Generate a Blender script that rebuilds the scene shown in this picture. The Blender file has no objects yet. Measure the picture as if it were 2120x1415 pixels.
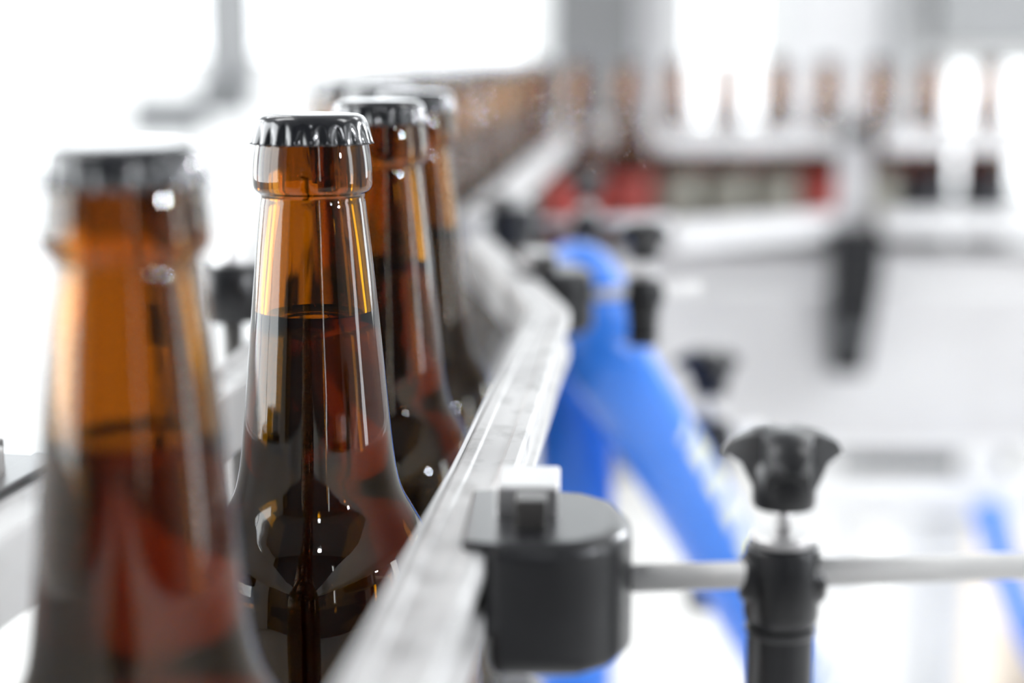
import bpy, bmesh, math, random
from mathutils import Vector, Matrix

random.seed(7)
S = bpy.context.scene
COL = S.collection
PI = math.pi

# ---------------------------------------------------------------- camera, world, light, exposure
CAM_Z = 1.1455
PITCH = math.atan(614.5 / 3533.0)
cam_d = bpy.data.cameras.new('camera')
cam = bpy.data.objects.new('camera', cam_d)
COL.objects.link(cam)
cam.location = (0, 0, CAM_Z)
cam.rotation_euler = (PI / 2 - PITCH, 0, 0)
cam_d.sensor_width = 36
cam_d.lens = 60.0
cam_d.clip_start = 0.02
cam_d.clip_end = 60
cam_d.dof.use_dof = True
cam_d.dof.focus_distance = 0.432
cam_d.dof.aperture_fstop = 4.9
cam_d.dof.aperture_blades = 0
S.camera = cam
S.view_settings.view_transform = 'Standard'
S.view_settings.look = 'None'
S.view_settings.gamma = 1.0
S.view_settings.use_curve_mapping = False
S.view_settings.exposure = -1.08
S.cycles.use_denoising = True
S.cycles.max_bounces = 24
S.cycles.transmission_bounces = 24
S.cycles.glossy_bounces = 8
S.cycles.diffuse_bounces = 4
S.cycles.transparent_max_bounces = 12
S.cycles.sample_clamp_indirect = 12.0
S.cycles.blur_glossy = 0.3
S.cycles.caustics_reflective = True
S.cycles.caustics_refractive = True

W = bpy.data.worlds.new('daylight')
S.world = W
W.use_nodes = True
W.node_tree.nodes['Background'].inputs[0].default_value = (0.93, 0.97, 1.0, 1)
W.node_tree.nodes['Background'].inputs[1].default_value = 1.0

BACK_WINDOW, SIDE_WINDOW, CEILING_FILL = 2.9, 13.5, 12.0     # brightness of the daylit panes and added ceiling fill panels
LAMPS = [((1.75, -0.45, 1.50), 110), ((1.20, -0.75, 1.70), 20), ((1.45, 1.75, 1.50), 110), ((0.10, -0.9, 2.1), 12)]

# ---------------------------------------------------------------- materials
MATS = {}


def nt(name):
    m = bpy.data.materials.new(name)
    m.use_nodes = True
    t = m.node_tree
    b = t.nodes['Principled BSDF']
    MATS[name] = m
    return m, t, b


def noise_mix(t, c1, c2, scale, lo=0.35, hi=0.65, stretch=None, detail=3):
    tc = t.nodes.new('ShaderNodeTexCoord')
    mp = t.nodes.new('ShaderNodeMapping')
    if stretch:
        mp.inputs['Scale'].default_value = stretch
    t.links.new(tc.outputs['Object'], mp.inputs['Vector'])
    n = t.nodes.new('ShaderNodeTexNoise')
    n.inputs['Scale'].default_value = scale
    n.inputs['Detail'].default_value = detail
    t.links.new(mp.outputs[0], n.inputs['Vector'])
    r = t.nodes.new('ShaderNodeValToRGB')
    r.color_ramp.elements[0].position = lo
    r.color_ramp.elements[1].position = hi
    r.color_ramp.elements[0].color = (*c1, 1)
    r.color_ramp.elements[1].color = (*c2, 1)
    t.links.new(n.outputs['Fac'], r.inputs['Fac'])
    return r.outputs['Color'], n


def mat(name, c1, rough, metal=0.0, c2=None, scale=8, spec=0.5, bump=0.0, coat=0.0, stretch=None, rough2=None):
    m, t, b = nt(name)
    c2 = c2 or tuple(min(1, x * 1.06) for x in c1)
    col, n = noise_mix(t, c1, c2, scale, stretch=stretch)
    t.links.new(col, b.inputs['Base Color'])
    b.inputs['Roughness'].default_value = rough
    b.inputs['Metallic'].default_value = metal
    b.inputs['Specular IOR Level'].default_value = spec
    b.inputs['Coat Weight'].default_value = coat
    b.inputs['Coat Roughness'].default_value = 0.06
    if rough2 is not None:
        mr = t.nodes.new('ShaderNodeMapRange')
        mr.inputs['To Min'].default_value = rough
        mr.inputs['To Max'].default_value = rough2
        t.links.new(n.outputs['Fac'], mr.inputs['Value'])
        t.links.new(mr.outputs[0], b.inputs['Roughness'])
    if bump:
        bp = t.nodes.new('ShaderNodeBump')
        bp.inputs['Strength'].default_value = bump
        bp.inputs['Distance'].default_value = 0.0005
        t.links.new(n.outputs['Fac'], bp.inputs['Height'])
        t.links.new(bp.outputs[0], b.inputs['Normal'])
    return m


mat('wall_white', (0.80, 0.81, 0.81), 0.7, scale=2)
mat('wall_grey', (0.30, 0.305, 0.31), 0.6, scale=2)
mat('pillar_grey', (0.15, 0.152, 0.155), 0.6, scale=2)
mat('wall_pale', (0.60, 0.60, 0.61), 0.6, scale=2)
mat('wall_dark', (0.045, 0.045, 0.05), 0.6, scale=2)
mat('ceiling_grey', (0.22, 0.22, 0.225), 0.8, scale=2)
mat('floor_pale', (0.66, 0.65, 0.63), 0.4, c2=(0.74, 0.73, 0.71), scale=3)
mat('steel', (0.66, 0.655, 0.65), 0.32, 1.0, c2=(0.80, 0.79, 0.785), scale=14, rough2=0.5)
mat('post_grey', (0.22, 0.21, 0.20), 0.4, 0.5, scale=20)
mat('motor_grey', (0.06, 0.06, 0.062), 0.5, scale=10)
mat('far_rail', (0.86, 0.86, 0.855), 0.4, scale=10)
mat('steel_panel', (0.70, 0.69, 0.685), 0.42, 0.30, c2=(0.80, 0.795, 0.79), scale=5, rough2=0.55)
mat('white_paint', (0.82, 0.82, 0.81), 0.35, scale=6)
mat('black_plastic', (0.006, 0.0063, 0.0075), 0.30, c2=(0.012, 0.0125, 0.0145), scale=60, spec=0.45, bump=0.10, coat=0.4)
MATS['black_plastic'].node_tree.nodes['Principled BSDF'].inputs['Coat Roughness'].default_value = 0.35
mat('grey_plastic', (0.16, 0.165, 0.17), 0.5, scale=10)
mat('pale_machine', (0.36, 0.37, 0.37), 0.5, scale=5)
mat('wear_strip', (0.62, 0.62, 0.61), 0.35, c2=(0.68, 0.68, 0.67), scale=80)
mat('cap_black', (0.006, 0.007, 0.009), 0.2, c2=(0.010, 0.011, 0.014), scale=200, spec=0.6, coat=0.6)
mat('belt_grey', (0.20, 0.20, 0.20), 0.4, c2=(0.34, 0.34, 0.34), scale=30)
mat('cardboard', (0.68, 0.59, 0.50), 0.8, c2=(0.74, 0.65, 0.56), scale=12)
mat('label_red', (0.38, 0.055, 0.045), 0.4, c2=(0.48, 0.09, 0.075), scale=30)
mat('label_grey', (0.26, 0.25, 0.21), 0.4, c2=(0.34, 0.33, 0.28), scale=30)
mat('label_black', (0.03, 0.03, 0.035), 0.4, scale=30)

# scratched aluminium of the guide rails
m, t, b = nt('rail_metal')
col, n = noise_mix(t, (0.40, 0.397, 0.39), (0.66, 0.656, 0.65), 120, 0.25, 0.5, stretch=(1, 0.6, 1), detail=8)
t.links.new(col, b.inputs['Base Color'])
b.inputs['Metallic'].default_value = 0.35
mr = t.nodes.new('ShaderNodeMapRange')
mr.inputs['To Min'].default_value = 0.40
mr.inputs['To Max'].default_value = 0.62
t.links.new(n.outputs['Fac'], mr.inputs['Value'])
t.links.new(mr.outputs[0], b.inputs['Roughness'])
bp = t.nodes.new('ShaderNodeBump')
bp.inputs['Strength'].default_value = 0.35
bp.inputs['Distance'].default_value = 0.0002
t.links.new(n.outputs['Fac'], bp.inputs['Height'])
t.links.new(bp.outputs[0], b.inputs['Normal'])


def glass(name, ior, density, colour, tint=(1, 1, 1), bump=0.0):
    m = bpy.data.materials.new(name)
    m.use_nodes = True
    t = m.node_tree
    t.nodes.clear()
    o = t.nodes.new('ShaderNodeOutputMaterial')
    b = t.nodes.new('ShaderNodeBsdfPrincipled')
    b.inputs['Transmission Weight'].default_value = 1
    b.inputs['Roughness'].default_value = 0.0
    b.inputs['IOR'].default_value = ior
    b.inputs['Base Color'].default_value = (*tint, 1)
    v = t.nodes.new('ShaderNodeVolumeAbsorption')
    v.inputs['Color'].default_value = (*colour, 1)
    v.inputs['Density'].default_value = density
    t.links.new(b.outputs[0], o.inputs['Surface'])
    t.links.new(v.outputs[0], o.inputs['Volume'])
    if bump:
        tc = t.nodes.new('ShaderNodeTexCoord')
        mp = t.nodes.new('ShaderNodeMapping')
        mp.inputs['Scale'].default_value = (1, 1, 0.12)
        n = t.nodes.new('ShaderNodeTexNoise')
        n.inputs['Scale'].default_value = 160
        bp = t.nodes.new('ShaderNodeBump')
        bp.inputs['Strength'].default_value = bump
        bp.inputs['Distance'].default_value = 0.0006
        t.links.new(tc.outputs['Object'], mp.inputs['Vector'])
        t.links.new(mp.outputs[0], n.inputs['Vector'])
        t.links.new(n.outputs['Fac'], bp.inputs['Height'])
        t.links.new(bp.outputs[0], b.inputs['Normal'])
    MATS[name] = m


glass('amber_glass', 1.5, 520.0, (0.72, 0.66, 0.2), tint=(0.80, 0.44, 0.02), bump=0.12)
glass('beer', 1.34, 115.0, (0.64, 0.28, 0.08))

# daylight pane and glow of the added ceiling panels
for nm, c, s in (('back_pane', (0.95, 0.98, 1.0), BACK_WINDOW), ('side_pane', (0.95, 0.98, 1.0), SIDE_WINDOW), ('diffuser', (1, 1, 1), CEILING_FILL)):
    m = bpy.data.materials.new(nm)
    m.use_nodes = True
    b = m.node_tree.nodes['Principled BSDF']
    b.inputs['Base Color'].default_value = (*c, 1)
    b.inputs['Emission Color'].default_value = (*c, 1)
    b.inputs['Emission Strength'].default_value = s
    MATS[nm] = m

# blue hose with pale, yellowish print, its band broadened to hold a painted window highlight
m, t, b = nt('blue_hose')
tc = t.nodes.new('ShaderNodeTexCoord')
sep = t.nodes.new('ShaderNodeSeparateXYZ')
t.links.new(tc.outputs['UV'], sep.inputs[0])


def mth(t, op, a, bb=None, clamp=False):
    n = t.nodes.new('ShaderNodeMath')
    n.operation = op
    n.use_clamp = clamp
    for i, v in enumerate((a, bb)):
        if v is None:
            continue
        if isinstance(v, (int, float)):
            n.inputs[i].default_value = v
        else:
            t.links.new(v, n.inputs[i])
    return n.outputs[0]


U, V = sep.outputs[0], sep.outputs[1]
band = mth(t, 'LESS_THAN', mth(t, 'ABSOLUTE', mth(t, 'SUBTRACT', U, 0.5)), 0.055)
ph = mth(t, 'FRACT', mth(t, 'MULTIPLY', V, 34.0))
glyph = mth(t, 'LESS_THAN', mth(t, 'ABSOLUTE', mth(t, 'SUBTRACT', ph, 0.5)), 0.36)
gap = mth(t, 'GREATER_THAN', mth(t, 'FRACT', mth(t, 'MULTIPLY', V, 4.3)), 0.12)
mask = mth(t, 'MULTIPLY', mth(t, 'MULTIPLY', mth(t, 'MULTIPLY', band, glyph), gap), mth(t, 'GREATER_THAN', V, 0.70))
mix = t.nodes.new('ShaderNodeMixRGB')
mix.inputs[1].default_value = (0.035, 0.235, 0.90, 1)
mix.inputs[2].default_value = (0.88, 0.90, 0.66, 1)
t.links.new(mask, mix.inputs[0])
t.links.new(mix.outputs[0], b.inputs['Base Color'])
b.inputs['Roughness'].default_value = 0.28
b.inputs['Specular IOR Level'].default_value = 0.6


# ---------------------------------------------------------------- mesh helpers
def link(name, bm, material, parent=None, smooth=False, bevel=0, segs=2, angle=35):
    me = bpy.data.meshes.new(name)
    bm.normal_update()
    bm.to_mesh(me)
    bm.free()
    o = bpy.data.objects.new(name, me)
    COL.objects.link(o)
    me.materials.append(MATS[material])
    if smooth:
        for p in me.polygons:
            p.use_smooth = True
    if bevel:
        md = o.modifiers.new('bevel', 'BEVEL')
        md.width = bevel
        md.segments = segs
        md.limit_method = 'ANGLE'
        md.angle_limit = math.radians(angle)
        md.harden_normals = True
        for p in me.polygons:
            p.use_smooth = True
        try:
            me.set_sharp_from_angle(angle=math.radians(50))
        except Exception:
            pass
    if parent:
        o.parent = parent
    return o


def thing(name, label, cat, loc=(0, 0, 0), rz=0, group=None):
    o = bpy.data.objects.new(name, None)
    COL.objects.link(o)
    o.empty_display_size = 0.02
    o.location = loc
    o.rotation_euler = (0, 0, rz)
    o['label'] = label
    o['category'] = cat
    if group:
        o['group'] = group
    return o


def tag(o, label, cat, group=None):
    o['label'] = label
    o['category'] = cat
    if group:
        o['group'] = group
    return o


def struct(o):
    o['kind'] = 'structure'
    return o


def box(bm, x0, x1, y0, y1, z0, z1):
    r = bmesh.ops.create_cube(bm, size=1)
    for v in r['verts']:
        v.co = Vector(((x0 + x1) / 2 + v.co.x * (x1 - x0), (y0 + y1) / 2 + v.co.y * (y1 - y0), (z0 + z1) / 2 + v.co.z * (z1 - z0)))


def bxo(name, material, dims, parent=None, bevel=0.0):
    bm = bmesh.new()
    box(bm, *dims)
    return link(name, bm, material, parent, bevel=bevel)


def lathe(bm, prof, seg=48, centre=(0, 0), close=True, mod=None):
    """prof: list of (r, z); r==0 makes a pole"""
    rings = []
    for k, (r, z) in enumerate(prof):
        if r == 0:
            rings.append([bm.verts.new((centre[0], centre[1], z))])
        else:
            ring = []
            for i in range(seg):
                a = 2 * PI * i / seg
                rr = r + (mod(k, a) if mod else 0)
                ring.append(bm.verts.new((centre[0] + rr * math.cos(a), centre[1] + rr * math.sin(a), z)))
            rings.append(ring)
    for A, B in zip(rings, rings[1:]):
        for i in range(seg):
            j = (i + 1) % seg
            if len(A) == 1 and len(B) == 1:
                continue
            if len(A) == 1:
                bm.faces.new((A[0], B[j], B[i]))
            elif len(B) == 1:
                bm.faces.new((A[i], A[j], B[0]))
            else:
                bm.faces.new((A[i], A[j], B[j], B[i]))


def smooth_profile(pts, n=4):
    """Catmull-Rom through (r, z) points"""
    out = []
    P = [pts[0]] + list(pts) + [pts[-1]]
    for i in range(1, len(P) - 2):
        p0, p1, p2, p3 = P[i - 1], P[i], P[i + 1], P[i + 2]
        for k in range(n):
            u = k / n
            out.append(tuple(0.5 * ((2 * p1[c]) + (-p0[c] + p2[c]) * u + (2 * p0[c] - 5 * p1[c] + 4 * p2[c] - p3[c]) * u * u
                                    + (-p0[c] + 3 * p1[c] - 3 * p2[c] + p3[c]) * u ** 3) for c in (0, 1)))
    out.append(pts[-1])
    return out


def prism(bm, outline, z0, z1):
    lo = [bm.verts.new((x, y, z0)) for x, y in outline]
    hi = [bm.verts.new((x, y, z1)) for x, y in outline]
    n = len(outline)
    bm.faces.new(hi)
    bm.faces.new(lo[::-1])
    for i in range(n):
        j = (i + 1) % n
        bm.faces.new((lo[i], lo[j], hi[j], hi[i]))


def tube(bm, pts, r, seg=20, caps=True, uv=False, ref=None):
    """swept tube through 3-D points; r number or list"""
    pts = [Vector(p) for p in pts]
    rr = r if isinstance(r, (list, tuple)) else [r] * len(pts)
    rings = []
    up = Vector((0, 0, 1))
    prev = None
    for i, p in enumerate(pts):
        d = (pts[min(i + 1, len(pts) - 1)] - pts[max(i - 1, 0)]).normalized()
        if ref is not None:
            rv = Vector(ref)
            a = (rv - d * rv.dot(d)).normalized()
        elif prev is None:
            a = d.cross(up if abs(d.z) < 0.9 else Vector((0, 1, 0))).normalized()
        else:
            a = (prev - d * prev.dot(d)).normalized()
        prev = a
        c = d.cross(a)
        rings.append([bm.verts.new(p + (a * math.cos(2 * PI * k / seg) + c * math.sin(2 * PI * k / seg)) * rr[i]) for k in range(seg)])
    lay = bm.loops.layers.uv.new('uv') if uv else None
    ln = [0]
    for i in range(1, len(pts)):
        ln.append(ln[-1] + (pts[i] - pts[i - 1]).length)
    for i in range(len(pts) - 1):
        for k in range(seg):
            j = (k + 1) % seg
            f = bm.faces.new((rings[i][k], rings[i][j], rings[i + 1][j], rings[i + 1][k]))
            if uv:
                for lp, (u, v) in zip(f.loops, ((k, i), (k + 1, i), (k + 1, i + 1), (k, i + 1))):
                    lp[lay].uv = (u / seg, ln[v])
    if caps:
        bm.faces.new(rings[0][::-1])
        bm.faces.new(rings[-1])


def sweep(bm, path, prof):
    """path: 2-D points of the rail's bottle-side edge; prof: closed list of (offset to the right of travel, z). Mitred corners."""
    P = [Vector(p) for p in path]
    secs = []
    for i, p in enumerate(P):
        d0 = (P[i] - P[i - 1]).normalized() if i else (P[1] - P[0]).normalized()
        d1 = (P[i + 1] - P[i]).normalized() if i < len(P) - 1 else d0
        n0 = Vector((d0.y, -d0.x))
        n1 = Vector((d1.y, -d1.x))
        nn = (n0 + n1).normalized()
        k = 1 / max(0.3, nn.dot(n0))
        secs.append([bm.verts.new((p.x + nn.x * o * k, p.y + nn.y * o * k, z)) for o, z in prof])
    n = len(prof)
    for A, B in zip(secs, secs[1:]):
        for i in range(n):
            j = (i + 1) % n
            bm.faces.new((A[i], B[i], B[j], A[j]))
    bm.faces.new(secs[0])
    bm.faces.new(secs[-1][::-1])
    bmesh.ops.recalc_face_normals(bm, faces=bm.faces)


def round_corner(path, idx, r, n=6):
    """replace corner idx by a short arc"""
    a, b_, c = Vector(path[idx - 1]), Vector(path[idx]), Vector(path[idx + 1])
    p, q = b_ + (a - b_).normalized() * r, b_ + (c - b_).normalized() * r
    arc = []
    for k in range(n + 1):
        u = k / n
        arc.append(tuple(p * (1 - u) ** 2 + b_ * 2 * u * (1 - u) + q * u * u))
    return list(path[:idx]) + arc + list(path[idx + 1:])


def copy_tree(o, parent=None):
    c = o.copy()
    COL.objects.link(c)
    c.parent = parent
    for ch in o.children:
        copy_tree(ch, c)
    return c


BELT_Z = 0.900
H = 0.229

# ---------------------------------------------------------------- the room
XL, XR, YB, YF, ZC = -3.0, 3.4, -2.6, 4.7, 3.2
struct(bxo('floor', 'floor_pale', (XL - .2, XR + .2, YB - .2, YF + .2, -0.1, 0)))
struct(bxo('ceiling', 'ceiling_grey', (XL - .2, XR + .2, YB - .2, YF + .2, ZC, ZC + 0.1)))


def wall_with_holes(name, axis, pos, thick, a0, a1, z0, z1, holes, material='wall_white'):
    """axis 'x': wall plane at x=pos running along y; holes = (a0,a1,z0,z1)"""
    bm = bmesh.new()
    cuts_a = sorted({a0, a1, *[h[0] for h in holes], *[h[1] for h in holes]})
    cuts_z = sorted({z0, z1, *[h[2] for h in holes], *[h[3] for h in holes]})
    for p, q in zip(cuts_a, cuts_a[1:]):
        for s, u in zip(cuts_z, cuts_z[1:]):
            ca, cz = (p + q) / 2, (s + u) / 2
            if any(h[0] < ca < h[1] and h[2] < cz < h[3] for h in holes):
                continue
            if axis == 'x':
                box(bm, pos, pos + thick, p, q, s, u)
            else:
                box(bm, p, q, pos, pos + thick, s, u)
    return struct(link(name, bm, material))


def window(n, axis, pos, thick, hole, bars=1):
    a0, a1, z0, z1 = hole
    bm = bmesh.new()
    f = 0.05
    mid = pos + thick / 2
    e0, e1 = mid - 0.02, mid + 0.02

    def put(p, q, s, u, k0=e0, k1=e1, tgt=None):
        if axis == 'x':
            box(tgt or bm, k0, k1, p, q, s, u)
        else:
            box(tgt or bm, p, q, k0, k1, s, u)
    put(a0, a1, z0, z0 + f)
    put(a0, a1, z1 - f, z1)
    put(a0, a0 + f, z0 + f, z1 - f)
    put(a1 - f, a1, z0 + f, z1 - f)
    for k in range(1, bars + 1):
        c = a0 + (a1 - a0) * k / (bars + 1)
        put(c - 0.02, c + 0.02, z0 + f, z1 - f)
    fr = struct(link('window_%d' % n, bm, 'white_paint'))
    b2 = bmesh.new()
    put(a0 + f, a1 - f, z0 + f, z1 - f, mid - 0.004, mid + 0.004, b2)
    link('pane', b2, 'back_pane' if pos > 4 else 'side_pane', fr)


back_holes = [(-2.7, 0.085, 1.07, 2.9), (0.44, 0.73, 0.85, 2.9), (1.16, 1.62, 0.70, 1.13), (0.80, 3.2, 1.55, 2.9), (0.11, 0.42, 1.55, 2.9)]
wall_with_holes('wall_back', 'y', YF, 0.2, XL - .2, XR + .2, 0, ZC, back_holes)
window(1, 'y', YF, 0.2, back_holes[0], 0)
window(2, 'y', YF, 0.2, back_holes[1], 0)
window(3, 'y', YF, 0.2, back_holes[2], 0)
window(9, 'y', YF, 0.2, back_holes[3], 2)  # invented clerestory window above view, added to light rail, knob and cap tops
window(10, 'y', YF, 0.2, back_holes[4], 0)  # second added clerestory pane, unseen, for the same top light
left_holes = [(-1.2, 2.3, 0.7, 2.9), (2.6, 4.4, 0.7, 2.9)]
wall_with_holes('wall_left', 'x', XL - 0.2, 0.2, YB, YF, 0, ZC, left_holes)
window(4, 'x', XL - 0.2, 0.2, left_holes[0], 2)
window(5, 'x', XL - 0.2, 0.2, left_holes[1], 1)
right_holes = [(-0.05, 0.45, 0.5, 2.9), (3.3, 4.4, 0.7, 2.9)]
wall_with_holes('wall_right', 'x', XR, 0.2, YB, YF, 0, ZC, right_holes, 'wall_grey')
window(6, 'x', XR, 0.2, right_holes[0], 0)
window(7, 'x', XR, 0.2, right_holes[1], 1)
front_holes = [(1.00, 1.17, 0.8, 2.6)]
wall_with_holes('wall_front', 'y', YB - 0.2, 0.2, XL - .2, XR + .2, 0, ZC, front_holes, 'wall_dark')
window(8, 'y', YB - 0.2, 0.2, front_holes[0], 0)
# pillar, pilasters and panels along the back wall
for k, (x0, x1, z0, z1, d, mt) in enumerate(((0.105, 0.325, 0, 1.5, 0.22, 'pillar_grey'), (0.325, 0.43, 0, 1.5, 0.10, 'wall_pale'),
                                             (0.74, 0.99, 0, 1.5, 0.08, 'wall_pale'), (0.99, 1.04, 0, 1.5, 0.12, 'wall_grey'),
                                             (1.125, 1.75, 1.135, 1.5, 0.14, 'wall_grey'))):
    struct(bxo('trim_%d' % (k + 1), mt, (x0, x1, YF - d, YF - 0.001, z0, z1), bevel=0.004))

# ceiling lamps: small bright bulbs in metal shades
for k, (p, pw) in enumerate(LAMPS):
    L = bpy.data.lights.new('lamp_light', 'POINT')
    L.energy = pw
    L.shadow_soft_size = 0.05
    L.color = (0.93, 0.95, 1.0)
    t_ = thing('pendant_lamp', 'small pendant lamp hanging beside the bottling line, %s' %
               ('furthest to the right', 'lowest of the four', 'beyond the near clamp', 'furthest to the left')[k], 'lamp', (p[0], p[1], p[2]))
    bm = bmesh.new()
    tube(bm, [(0, 0, 0.06), (0, 0, ZC - p[2])], 0.004, 8)
    link('cable', bm, 'black_plastic', t_)
    bm = bmesh.new()
    lathe(bm, [(0.012, 0.085), (0.03, 0.075), (0.06, 0.045), (0.062, 0.045), (0.032, 0.079), (0.012, 0.089), (0, 0.09)], 24)
    link('lamp_shade', bm, 'grey_plastic', t_, smooth=True)
    lo = bpy.data.objects.new('bulb', L)
    COL.objects.link(lo)
    lo.parent = t_

# unseen ceiling fill panels, added for more light from above
where = ('above the far end of the left window', 'above the far right of the room', 'above the start of the near rail', 'above the right-hand conveyor')
for (x, y), wd in zip(((-1.3, 3.2), (1.7, 3.2), (-1.3, 0.9), (1.7, 0.9)), where):
    t_ = thing('ceiling_light', 'flat white ceiling light panel ' + wd, 'ceiling light', (x, y, ZC), 0, 'ceiling light panels')
    bm = bmesh.new()
    box(bm, -0.62, 0.62, -0.32, 0.32, -0.04, -0.001)
    link('frame', bm, 'white_paint', t_)
    bm = bmesh.new()
    box(bm, -0.60, 0.60, -0.30, 0.30, -0.046, -0.041)
    link('fill_diffuser', bm, 'diffuser', t_)

# ---------------------------------------------------------------- bottles
# outer profile, (radius, height above the base), metres
OUT = [(0.0, 0.003), (0.020, 0.0025), (0.0265, 0.0), (0.0292, 0.0012), (0.0304, 0.0045), (0.0305, 0.02), (0.0305, 0.06), (0.0305, 0.100),
       (0.0303, 0.108), (0.0294, 0.1155), (0.0272, 0.1225), (0.0240, 0.1285), (0.0216, 0.1330), (0.0202, 0.1380), (0.0192, 0.1450), (0.0181, 0.1560),
       (0.0170, 0.1680), (0.0155, 0.1840), (0.0143, 0.1960), (0.0132, 0.2060), (0.01285, 0.2080), (0.01300, 0.2092), (0.01405, 0.2100),
       (0.01465, 0.2112), (0.01480, 0.2135), (0.01465, 0.2165), (0.01430, 0.2195), (0.01375, 0.2225), (0.01310, 0.2250), (0.01265, 0.2270),
       (0.01200, 0.2282), (0.0105, 0.2285), (0.0092, 0.2280)]
INN = [(0.0086, 0.2265), (0.0085, 0.2180), (0.0088, 0.2080), (0.0104, 0.1960), (0.0122, 0.1800), (0.0146, 0.1560), (0.0160, 0.1440), (0.0176, 0.1350),
       (0.0205, 0.1285), (0.0244, 0.1200), (0.0268, 0.1130), (0.0277, 0.1040), (0.0279, 0.06), (0.0279, 0.012), (0.0270, 0.007), (0.0240, 0.0055), (0.010, 0.0075), (0.0, 0.008)]


def inner_r(z):
    for (r0, z0), (r1, z1) in zip(INN, INN[1:]):
        if z1 <= z <= z0:
            return r1 + (r0 - r1) * (z - z1) / (z0 - z1)
    return 0.02


def make_bottle(name, hero=True, label=None, FILL_Z=0.1790):
    seg = 96 if hero else 40
    n = 4 if hero else 2
    root = bpy.data.objects.new(name, None)
    COL.objects.link(root)
    root.empty_display_size = 0.02
    bm = bmesh.new()
    prof = smooth_profile(OUT, n) + smooth_profile(INN, n)
    prof = [(max(r, 0) if 0 < i < len(prof) - 1 else 0.0, z) for i, (r, z) in enumerate(prof)]
    prof = [(r if r > 1e-5 or i in (0, len(prof) - 1) else 1e-4, z) for i, (r, z) in enumerate(prof)]
    lathe(bm, prof, seg)
    bmesh.ops.recalc_face_normals(bm, faces=bm.faces)
    link('glass_body', bm, 'amber_glass', root, smooth=True)
    # beer: fills the cavity, reaching a hair into the glass, with a curved-up rim
    inn = smooth_profile(INN, n)
    e = 0.00008
    lp = [(r + e if r > 0.001 else 0.0, z - e) for r, z in inn if z < FILL_Z - 0.0006]
    rt = inner_r(FILL_Z)
    top = [(0.0, FILL_Z - 0.0008), (rt * 0.55, FILL_Z - 0.0008), (rt * 0.82, FILL_Z - 0.0006), (rt * 0.94, FILL_Z - 0.0001), (rt + e, FILL_Z + 0.0008)]
    bm = bmesh.new()
    lathe(bm, top + lp, seg)
    bmesh.ops.recalc_face_normals(bm, faces=bm.faces)
    link('beer', bm, 'beer', root, smooth=True)
    # crown cap with 21 flutes
    T = H
    cp = [(0.0, T), (0.0092, T), (0.0114, T - 0.0002), (0.0127, T - 0.0007), (0.0134, T - 0.0014), (0.0138, T - 0.0023), (0.01405, T - 0.0033),
          (0.0142, T - 0.0045), (0.01440, T - 0.0057), (0.0146, T - 0.0068), (0.0149, T - 0.0074), (0.0146, T - 0.0075), (0.0140, T - 0.0062),
          (0.01345, T - 0.0035), (0.0130, T - 0.0015), (0.0120, T - 0.0009), (0.0, T - 0.0007)]
    amp = [0, 0, 0, 0, 0, .00006, .00018, .00032, .00045, .00055, .0006, .0006, .0004, .0001, 0, 0, 0]
    bm = bmesh.new()
    lathe(bm, cp, 210 if hero else 84, mod=lambda k, a: amp[k] * (abs(math.cos(21 * a / 2)) * 2 - 1.2) if amp[k] else 0)
    bmesh.ops.recalc_face_normals(bm, faces=bm.faces)
    link('crown_cap', bm, 'cap_black', root, smooth=True)
    if label:
        r1 = 0.0306
        bm = bmesh.new()
        lathe(bm, [(r1, 0.030), (r1 + 0.0003, 0.030), (r1 + 0.0003, 0.088), (r1, 0.088), (r1, 0.030)], 40)
        link('label', bm, label, root, smooth=False)
    return root


nearest = make_bottle('beer_bottle', True, FILL_Z=0.1768)
hero = make_bottle('beer_bottle', True)
BOTTLES_A = [
    (-0.0672, 0.2960, 'capped brown beer bottle nearest the lens at the left, large and blurred', 10),
    (-0.0494, 0.4235, 'sharply focused brown beer bottle with black crown cap, second in the near row', 70),
    (-0.0408, 0.5290, 'capped brown beer bottle directly behind the sharply focused one, slightly blurred', 130),
    (-0.0352, 0.6260, 'fourth bottle in the near row, blurred, its neck beside the guide rail bend', 200),
]
for k, (x, y, lab, rot) in enumerate(BOTTLES_A):
    o = nearest if k == 0 else hero if k == 1 else copy_tree(hero)
    o.location = (x, y, BELT_Z)
    o.rotation_euler = (0, 0, math.radians(rot))
    tag(o, lab, 'bottle', 'beer bottles in the near row')

plain = None
far_red = far_grey = far_black = None


def place(proto, x, y, lab, group, first=[set()]):
    if proto.name in first[0]:
        o = copy_tree(proto)
    else:
        first[0].add(proto.name)
        o = proto
    o.location = (x, y, BELT_Z)
    o.rotation_euler = (0, 0, random.randrange(4) * PI / 2)
    tag(o, lab, 'bottle', group)
    return o


plain = make_bottle('beer_bottle', False)
place(plain, -0.0530, 0.700, 'blurred capped bottle peeking over the cap of the third near bottle', 'beer bottles in the near row')
place(plain, -0.0735, 0.790, 'blurred capped bottle, only its cap edge showing behind the second bottle', 'beer bottles in the near row')
SEG3A, SEG3B = Vector((-0.036, 0.985)), Vector((0.0575, 2.000))
d3 = (SEG3B - SEG3A).normalized()
n3 = Vector((-d3.y, d3.x))
q = SEG3A + n3 * 0.040 - d3 * 0.13
k = 0
while (q + d3 * 0.0625 * k).y < 1.99:
    p = q + d3 * 0.0625 * k + n3 * random.uniform(-0.003, 0.003)
    place(plain, p.x, p.y, 'capped brown bottle in the dense blurred queue running back behind the guide rail', 'bottles queued behind the middle guide rail')
    k += 1
p0 = q + d3 * 0.0625 * (k - 1)
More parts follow.
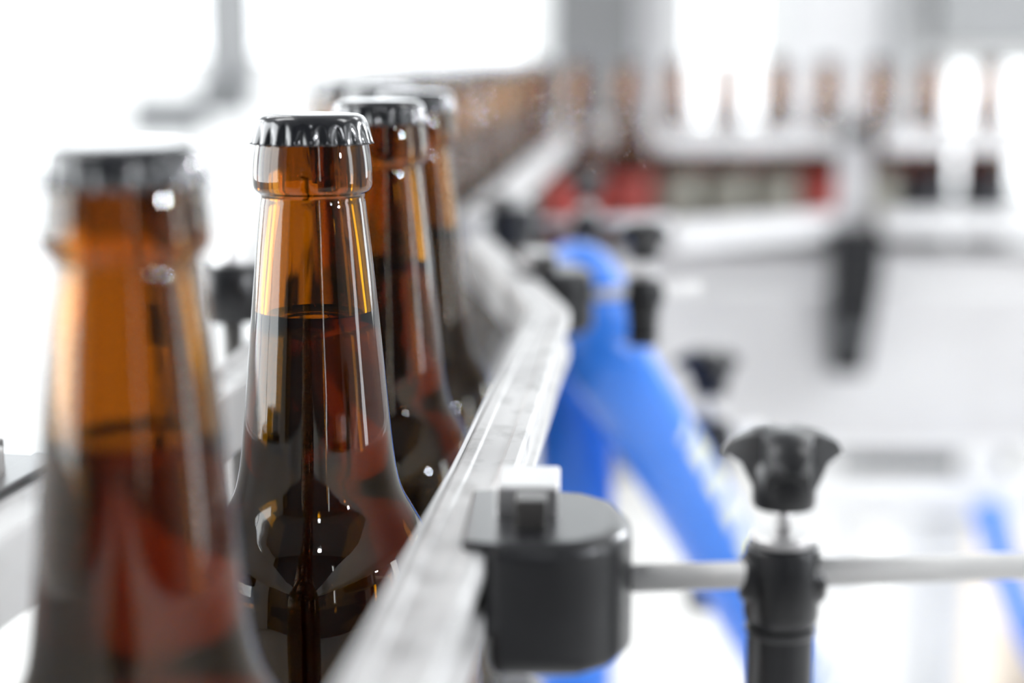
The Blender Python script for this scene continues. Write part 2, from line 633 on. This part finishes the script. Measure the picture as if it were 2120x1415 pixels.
# far row, left to right
far_red = make_bottle('beer_bottle', False, 'label_red')
far_grey = make_bottle('beer_bottle', False, 'label_grey')
far_black = make_bottle('beer_bottle', False, 'label_black')
far = [(0.033, 2.040, far_red), (0.080, 2.083, far_red), (0.142, 2.103, far_red), (0.2035, 2.122, far_grey), (0.2660, 2.130, far_grey), (0.3285, 2.131, far_grey),
       (0.3890, 2.130, far_red), (0.4520, 2.126, far_grey), (0.5138, 2.122, far_black), (0.5860, 2.118, far_black)]
words = ['leftmost', 'second from the left', 'third from the left', 'fourth from the left', 'fifth from the left', 'fifth from the right', 'fourth from the right',
         'third from the right', 'second from the right', 'rightmost']
cn = {'label_red': 'red', 'label_grey': 'grey-green', 'label_black': 'dark'}
for (x, y, pr), w in zip(far, words):
    c = {far_red: 'red', far_grey: 'grey-green', far_black: 'dark'}[pr]
    place(pr, x, y, 'blurred bottle with %s label, %s in the far row' % (c, w), 'labelled bottles in the far row')

# ---------------------------------------------------------------- guide rails
RAIL_Z = CAM_Z - 0.100


def rail_profile(z, w=0.0150, h=0.0185):
    g = 0.0006
    return [(0.0, z - h + 0.0015), (0.0, z - 0.0008), (0.0008, z), (0.0034, z), (0.0040, z - g), (w - 0.0046, z - g), (w - 0.0040, z),
            (w - 0.0010, z), (w, z - 0.0010), (w, z - 0.0050), (w - 0.0022, z - 0.0056), (w - 0.0022, z - h + 0.0056), (w, z - h + 0.0050),
            (w, z - h + 0.0010), (w - 0.0010, z - h), (0.0015, z - h)]


def make_rail(path, label, left=False, z=RAIL_Z, group=None, h=0.0185, material='rail_metal', name='guide_rail'):
    t_ = thing(name, label, 'guide rail', (path[0][0], path[0][1], 0), 0, group)
    rel = [(x - path[0][0], y - path[0][1]) for x, y in path]
    sg = -1 if left else 1
    bm = bmesh.new()
    sweep(bm, rel, [(sg * (o + 0.0012), zz) for o, zz in rail_profile(z, h=h)])
    link('extrusion', bm, material, t_, bevel=0.0003, segs=1, angle=20)
    bm = bmesh.new()
    sweep(bm, rel, [(sg * o, zz) for o, zz in ((0.0013, z + 0.0002), (0.0006, z + 0.0004), (0, z - 0.0005), (0, z - h + 0.0005), (0.0006, z - h - 0.0004), (0.0013, z - h - 0.0002))])
    link('wear_strip', bm, 'wear_strip', t_, smooth=False)
    return t_


p1 = [(-0.0950, -0.42), (-0.0285, 0.259), (-0.0232, 0.3256), (-0.0095, 0.463), (0.0002, 0.580), (0.0065, 0.650), (-0.0265, 0.890), (-0.034, 0.945)]
pr_ = [(-0.0950, -0.42), (-0.0285, 0.259), (-0.0150, 0.398), (-0.0095, 0.463), (0.0000, 0.578), (0.0066, 0.648), (-0.0270, 0.895)]
make_rail(round_corner(pr_, 5, 0.012), 'near aluminium guide rail running diagonally past the focused bottle and bending left')
make_rail([tuple(SEG3A), tuple(SEG3B)], 'blurred aluminium guide rail slanting away to the right in front of the queued bottles')
make_rail([(-0.1650, -0.25), (-0.1047, 0.3361), (-0.0837, 0.4662), (-0.0800, 0.5000), (-0.0735, 0.600), (-0.1180, 0.83), (-0.1290, 0.96), (-0.055, 2.10), (0.01, 2.225), (0.9, 2.19)],
          'left aluminium guide rail seen between the nearest bottle and the focused bottle', left=True)
FAR = dict(material='far_rail')
make_rail([(0.175, 2.030), (0.400, 2.042)], 'far upper guide rail, left length, in front of the labelled bottles', h=0.024, **FAR)
make_rail([(0.440, 2.042), (0.95, 2.030)], 'far upper guide rail, right length, in front of the labelled bottles', h=0.024, **FAR)
make_rail([(0.172, 1.90), (0.400, 2.040)], 'far lower guide rail, left length, crossing the bases of the bottles', z=CAM_Z - 0.196, h=0.028, **FAR)
make_rail([(0.440, 2.040), (0.95, 2.030)], 'far lower guide rail, right length, crossing the bases of the bottles', z=CAM_Z - 0.196, h=0.028, **FAR)


# ---------------------------------------------------------------- rail brackets: clamp, rod, post holder, wing knob
def wing_knob(bm):
    # three-winged hand knob, wings droop at their tips; built as a fan of lofted sections
    for a0 in (0.25, 0.25 + 2 * PI / 3, 0.25 + 4 * PI / 3):
        secs = []
        for rr, w, zt, zb in ((0.000, 0.0052, 0.0165, 0.004), (0.0045, 0.0050, 0.0168, 0.004), (0.0080, 0.0042, 0.0158, 0.0090), (0.0112, 0.0034, 0.0140, 0.0102), (0.0138, 0.0016, 0.0112, 0.0100)):
            ca, sa = math.cos(a0), math.sin(a0)
            pts = []
            for s_, z in ((-1, zb), (1, zb), (1, zt - 0.001), (0.5, zt), (-0.5, zt), (-1, zt - 0.001)):
                pts.append(bm.verts.new((ca * rr - sa * w * s_, sa * rr + ca * w * s_, z)))
            secs.append(pts)
        for A, B in zip(secs, secs[1:]):
            for i in range(6):
                j = (i + 1) % 6
                bm.faces.new((A[i], A[j], B[j], B[i]))
        bm.faces.new(secs[0][::-1])
        bm.faces.new(secs[-1])
    lathe(bm, [(0, 0), (0.0062, 0), (0.0066, 0.0010), (0.0066, 0.0085), (0.0050, 0.012), (0, 0.012)], 32)
    bmesh.ops.recalc_face_normals(bm, faces=bm.faces)


def clamp_outline():
    # plan of the black clamp block, measured from the rail's outer edge: x away from the rail, y along it
    pts = [(0.0, -0.018), (0.013, -0.0185), (0.020, -0.0175), (0.0265, -0.012), (0.0302, -0.003), (0.0305, 0.008), (0.0275, 0.019), (0.021, 0.026), (0.012, 0.028), (0.0, 0.028)]
    return pts


def make_bracket(label, loc, rz, post_off=0.045, rod_len=0.12, post_h=0.16, rod_drop=0.0105, knob_rz=0.0, clamp=True, holder=True, group='rail brackets'):
    """origin on the rail's outer top edge; +x points away from the rail"""
    t_ = thing('rail_bracket', label, 'bracket', loc, rz, group)
    if clamp:
        bm = bmesh.new()
        prism(bm, clamp_outline(), -0.0262, 0.0020)
        link('clamp_block', bm, 'black_plastic', t_, bevel=0.0040, segs=5)
        bm = bmesh.new()
        prism(bm, [(-0.0045, -0.016), (0.004, -0.018), (0.004, 0.026), (-0.0045, 0.024)], 0.0002, 0.0021)
        j = link('jaw', bm, 'black_plastic', t_, bevel=0.0007, segs=2)
        bm = bmesh.new()
        box(bm, 0.0015, 0.0150, 0.003, 0.022, 0.0015, 0.0085)
        pl = link('metal_plate', bm, 'steel', t_, bevel=0.0008, segs=3)
        bm = bmesh.new()
        box(bm, 0.0060, 0.0126, -0.0060, 0.003, 0.0015, 0.0080)
        link('square_bolt', bm, 'hex_dark', t_, bevel=0.0004)
    bm = bmesh.new()
    tube(bm, [(0.025, 0, -rod_drop), (0.025 + rod_len, 0.002, -rod_drop + rod_len * 0.045)], 0.0029, 24)
    link('rod', bm, 'bright_rod', t_, smooth=True)
    if holder:
        x = post_off
        bm = bmesh.new()
        lathe(bm, [(0, -0.0205), (0.0068, -0.0205), (0.0075, -0.0195), (0.0079, -0.0180), (0.0079, -0.0040), (0.0076, -0.0030), (0, -0.0030)], 48, (x, 0.002))
        # side bosses where the rod passes through
        bmesh.ops.recalc_face_normals(bm, faces=bm.faces)
        hd = link('post_holder', bm, 'black_plastic', t_, smooth=True, bevel=0.0004, angle=50)
        bm = bmesh.new()
        tube(bm, [(x - 0.0089, 0.002, -rod_drop), (x - 0.0079, 0.002, -rod_drop), (x + 0.0079, 0.002, -rod_drop), (x + 0.0090, 0.002, -rod_drop)], [0.0040, 0.0052, 0.0052, 0.0040], 24)
        link('boss', bm, 'black_plastic', hd, smooth=True)
        bm = bmesh.new()
        lathe(bm, [(0, -0.0030), (0.0062, -0.0030), (0.0067, -0.0026), (0.0067, -0.0010), (0.0060, -0.0004), (0, -0.0004)], 32, (x, 0.002))
        link('washer', bm, 'steel', t_, smooth=True, bevel=0.0002)
        bm = bmesh.new()
        tube(bm, [(x, 0.002, -0.001), (x, 0.002, 0.006)], 0.0018, 16)
        link('threaded_stud', bm, 'steel', t_, smooth=True)
        bm = bmesh.new()
        wing_knob(bm)
        k_ = link('wing_knob', bm, 'black_plastic', t_, bevel=0.0006, segs=2)
        k_.location = (x, 0.002, 0.0052)
        k_.rotation_euler = (0, 0, knob_rz)
        bm = bmesh.new()
        lathe(bm, [(0, -post_h), (0.0068, -post_h), (0.0070, -post_h + 0.001), (0.0070, -0.0222), (0.0075, -0.0218), (0.0077, -0.0208), (0, -0.0208)], 40, (x, 0.002))
        bmesh.ops.recalc_face_normals(bm, faces=bm.faces)
        link('post', bm, 'black_plastic', t_, smooth=True, bevel=0.0003, angle=50)
    return t_


mat('bright_rod', (0.86, 0.855, 0.84), 0.4, 0.05, scale=30)
mat('hex_dark', (0.10, 0.095, 0.09), 0.35, 0.6, scale=30)  # bolt metal coloured dark to hold the dark reflection on its front

BR_SUPPORT_Z = 0.87
rail_dir = math.atan2(0.0137, 0.1374)
make_bracket('large black clamp with square metal bolt, rod and winged post on the near rail', (-0.0052, 0.345, RAIL_Z), -rail_dir * 0.4,
             post_off=0.0618, rod_len=0.30, post_h=0.150, knob_rz=-1.82)
make_bracket('blurred black clamp with pale metal top at the bend of the near rail', (0.0060, 0.752, RAIL_Z), 0.135,
             post_off=0.0540, rod_len=0.055, post_h=0.034, knob_rz=-1.2)
make_bracket('small blurred black clamp at the near end of the middle guide rail', (-0.0150, 1.070, RAIL_Z), -0.12,
             post_off=0.062, rod_len=0.09, post_h=0.100, knob_rz=-1.5)
make_bracket('blurred black wing knob and post just right of the blue hose', (0.0340, 0.965, RAIL_Z - 0.108), 0,
             post_off=0.0500, rod_len=0.045, post_h=0.075, knob_rz=-1.7, clamp=False).scale = (1.6, 1.6, 1.6)


# ---------------------------------------------------------------- blue hose
def bez(P, n=40):
    """smooth Catmull-Rom path in 3-D"""
    P = [Vector(p) for p in P]
    Q = [P[0] * 2 - P[1]] + P + [P[-1] * 2 - P[-2]]
    out = []
    for i in range(1, len(Q) - 2):
        for k in range(n):
            u = k / n
            a, b_, c, d = Q[i - 1], Q[i], Q[i + 1], Q[i + 2]
            out.append(0.5 * ((2 * b_) + (-a + c) * u + (2 * a - 5 * b_ + 4 * c - d) * u * u + (-a + 3 * b_ - 3 * c + d) * u ** 3))
    out.append(P[-1])
    return out


bm = bmesh.new()
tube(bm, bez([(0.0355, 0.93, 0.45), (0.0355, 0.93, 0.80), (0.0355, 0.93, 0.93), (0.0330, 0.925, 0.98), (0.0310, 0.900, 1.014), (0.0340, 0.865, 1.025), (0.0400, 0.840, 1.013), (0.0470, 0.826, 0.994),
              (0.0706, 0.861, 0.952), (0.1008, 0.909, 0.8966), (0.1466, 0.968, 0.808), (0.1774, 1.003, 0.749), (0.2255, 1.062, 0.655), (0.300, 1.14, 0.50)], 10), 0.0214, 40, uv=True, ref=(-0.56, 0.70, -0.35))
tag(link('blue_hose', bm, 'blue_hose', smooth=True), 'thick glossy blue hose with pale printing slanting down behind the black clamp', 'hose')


# ---------------------------------------------------------------- conveyors
def conveyor(name, label, path, half, z_top, side_h, group=None, leg_pts=(), matr='steel_panel'):
    t_ = thing(name, label, 'conveyor', (path[0][0], path[0][1], 0), 0, group)
    rel = [(x - path[0][0], y - path[0][1]) for x, y in path]
    bm = bmesh.new()
    sweep(bm, rel, [(-half, z_top - 0.004), (-half, z_top), (half, z_top), (half, z_top - 0.004)])
    link('slat_belt', bm, 'belt_grey', t_)
    for s in (-1, 1):
        a, b_ = s * (half + 0.001), s * (half + 0.004)
        bm = bmesh.new()
        sweep(bm, rel, [(a, z_top - side_h), (a, z_top - 0.002), (b_, z_top - 0.002), (b_, z_top - side_h)])
        link('side_plate', bm, matr, t_)
    for (x, y) in leg_pts:
        bm = bmesh.new()
        box(bm, x - 0.02, x + 0.02, y - 0.02, y + 0.02, 0, z_top - 0.03)
        link('leg', bm, 'white_paint', t_).location = (-path[0][0], -path[0][1], 0)
    return t_


conveyor('conveyor', 'near steel conveyor belt carrying the unlabelled bottles under the guide rails',
         [(-0.115, -0.3), (-0.060, 0.28), (-0.047, 0.46), (-0.034, 0.64), (-0.075, 0.90), (-0.078, 1.0), (0.012, 2.0)], 0.042, BELT_Z, 0.10,
         leg_pts=((-0.08, 0.1), (-0.06, 0.9), (-0.01, 1.75)))
ft = conveyor('conveyor', 'far steel conveyor with tall pale side panel carrying the labelled bottles',
              [(0.03, 2.125), (1.5, 2.10)], 0.075, BELT_Z, 0.040, leg_pts=())
bm = bmesh.new()
box(bm, 0.175, 1.5, 2.008, 2.018, 0.672, 0.858)
o = link('side_panel', bm, 'steel_panel', ft, bevel=0.002)
o.location = (-0.03, -2.125, 0)
bm = bmesh.new()
box(bm, 0.175, 1.5, 2.000, 2.045, 0.660, 0.671)
o = link('lower_rim', bm, 'white_paint', ft, bevel=0.003)
o.location = (-0.03, -2.125, 0)
for (x0, x1, z0, z1) in ((0.34, 1.5, 0.585, 0.630), (0.375, 0.412, 0.0, 0.585), (0.470, 0.490, 0.0, 0.585), (0.95, 1.0, 0.0, 0.585), (0.545, 0.585, 0.630, 0.660)):
    bm = bmesh.new()
    box(bm, x0, x1, 1.985, 2.030, z0, z1)
    o = link('frame_tube', bm, 'white_paint', ft, bevel=0.004)
    o.location = (-0.03, -2.125, 0)

# bracket and black clamp on the far rails
t_ = thing('rail_bracket', 'far black clamp with tapering black arm against the pale conveyor panel', 'bracket', (0.403, 1.985, 0), 0, 'rail brackets')
bm = bmesh.new()
box(bm, -0.020, 0.018, 0.028, 0.034, 0.935, 1.035)
link('upright_plate', bm, 'steel', t_, bevel=0.001)
bm = bmesh.new()
lathe(bm, [(0, 1.035), (0.014, 1.035), (0.016, 1.040), (0.016, 1.052), (0.011, 1.060), (0, 1.060)], 24, (0, 0.02))
link('top_knob', bm, 'black_plastic', t_, smooth=True)
bm = bmesh.new()
box(bm, -0.030, 0.030, -0.012, 0.026, 0.875, 0.935)
link('clamp_block', bm, 'black_plastic', t_, bevel=0.006, segs=3)
bm = bmesh.new()
prism(bm, [(-0.030, 0), (0.030, 0), (0.014, -0.115), (-0.026, -0.115)], -0.012, 0.012)
for v in bm.verts:
    v.co = Vector((v.co.x, 0.008 + v.co.z, 0.876 + v.co.y))
bmesh.ops.recalc_face_normals(bm, faces=bm.faces)
link('arm', bm, 'black_plastic', t_, bevel=0.003)
bm = bmesh.new()
tube(bm, [(-0.004, -0.004, 0.808), (-0.004, -0.010, 0.808)], 0.010, 24)
link('bolt_head', bm, 'grey_plastic', t_, smooth=True)

# motors in the shade under the far conveyor
for k, (x, z, lab) in enumerate(((0.535, 0.595, 'dark grey motor housing under the left of the far conveyor frame'), (0.98, 0.595, 'dark grey motor housing under the right of the far conveyor frame'))):
    t_ = thing('motor', lab, 'motor', (x, 2.16, 0), 0, 'motors under the far conveyor')
    bm = bmesh.new()
    tube(bm, [(-0.10, 0, z), (0.10, 0, z)], 0.060, 28)
    link('housing', bm, 'motor_grey', t_, smooth=True, bevel=0.004, angle=60)
    bm = bmesh.new()
    box(bm, -0.05, 0.05, -0.05, 0.05, 0, z - 0.05)
    link('mount', bm, 'white_paint', t_)

make_bracket('black clamp on the left guide rail, cut by the left edge of the picture', (-0.1155, 0.388, RAIL_Z), PI - 0.16, rod_len=0.06, holder=False)
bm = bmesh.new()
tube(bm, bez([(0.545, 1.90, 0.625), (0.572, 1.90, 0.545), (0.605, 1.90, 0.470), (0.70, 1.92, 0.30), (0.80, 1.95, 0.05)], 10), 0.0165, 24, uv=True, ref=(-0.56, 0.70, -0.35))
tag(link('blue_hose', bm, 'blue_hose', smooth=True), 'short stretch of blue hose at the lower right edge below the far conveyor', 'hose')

# left-hand post clamp beside the focused bottle
t_ = thing('rail_bracket', 'blurred black post clamp with upright stud between the nearest and focused bottles', 'bracket', (-0.0995, 0.600, 0), 0, 'rail brackets')
bm = bmesh.new()
lathe(bm, [(0, 1.0490), (0.0105, 1.0490), (0.0118, 1.0502), (0.0118, 1.0680), (0.0108, 1.0692), (0, 1.0692)], 36)
bmesh.ops.recalc_face_normals(bm, faces=bm.faces)
link('post_holder', bm, 'black_plastic', t_, smooth=True, bevel=0.0004, angle=50)
bm = bmesh.new()
lathe(bm, [(0, 1.0692), (0.0070, 1.0692), (0.0070, 1.0705), (0.0022, 1.0705), (0.0022, 1.0790), (0.0016, 1.0796), (0, 1.0796)], 20)
bmesh.ops.recalc_face_normals(bm, faces=bm.faces)
link('stud', bm, 'steel', t_, smooth=True, bevel=0.0002, angle=50)
bm = bmesh.new()
tube(bm, [(0, 0, 0), (0, 0, 1.0490)], 0.0036, 20)
link('post', bm, 'post_grey', t_, smooth=True)

# hanging arm with boxes behind the line at the left
t_ = thing('machine_gantry', 'blurred grey machine arm with two boxes hanging in front of the left window', 'machine', (-0.52, 3.2, 0), 0)
bm = bmesh.new()
box(bm, -0.045, 0.045, -0.03, 0.03, 1.06, ZC)
link('column', bm, 'wall_grey', t_, bevel=0.004)
bm = bmesh.new()
box(bm, -0.05, 0.04, -0.07, -0.03, 1.02, 1.085)
link('dark_box', bm, 'grey_plastic', t_, bevel=0.004)
bm = bmesh.new()
box(bm, -0.18, -0.05, -0.05, 0.03, 0.985, 1.045)
link('side_box', bm, 'grey_plastic', t_, bevel=0.004)

# cardboard box on the floor at the lower right
t_ = thing('cardboard_box', 'pale brown cardboard box on the floor at the lower right', 'box', (1.15, 3.0, 0), 0.1)
bm = bmesh.new()
box(bm, -0.36, 0.36, -0.25, 0.25, 0, 0.20)
link('carton', bm, 'cardboard', t_, bevel=0.003)
for s in (-1, 1):
    bm = bmesh.new()
    box(bm, -0.36, 0.36, min(s * 0.002, s * 0.25), max(s * 0.002, s * 0.25), 0.201, 0.205)
    link('flap', bm, 'cardboard', t_)
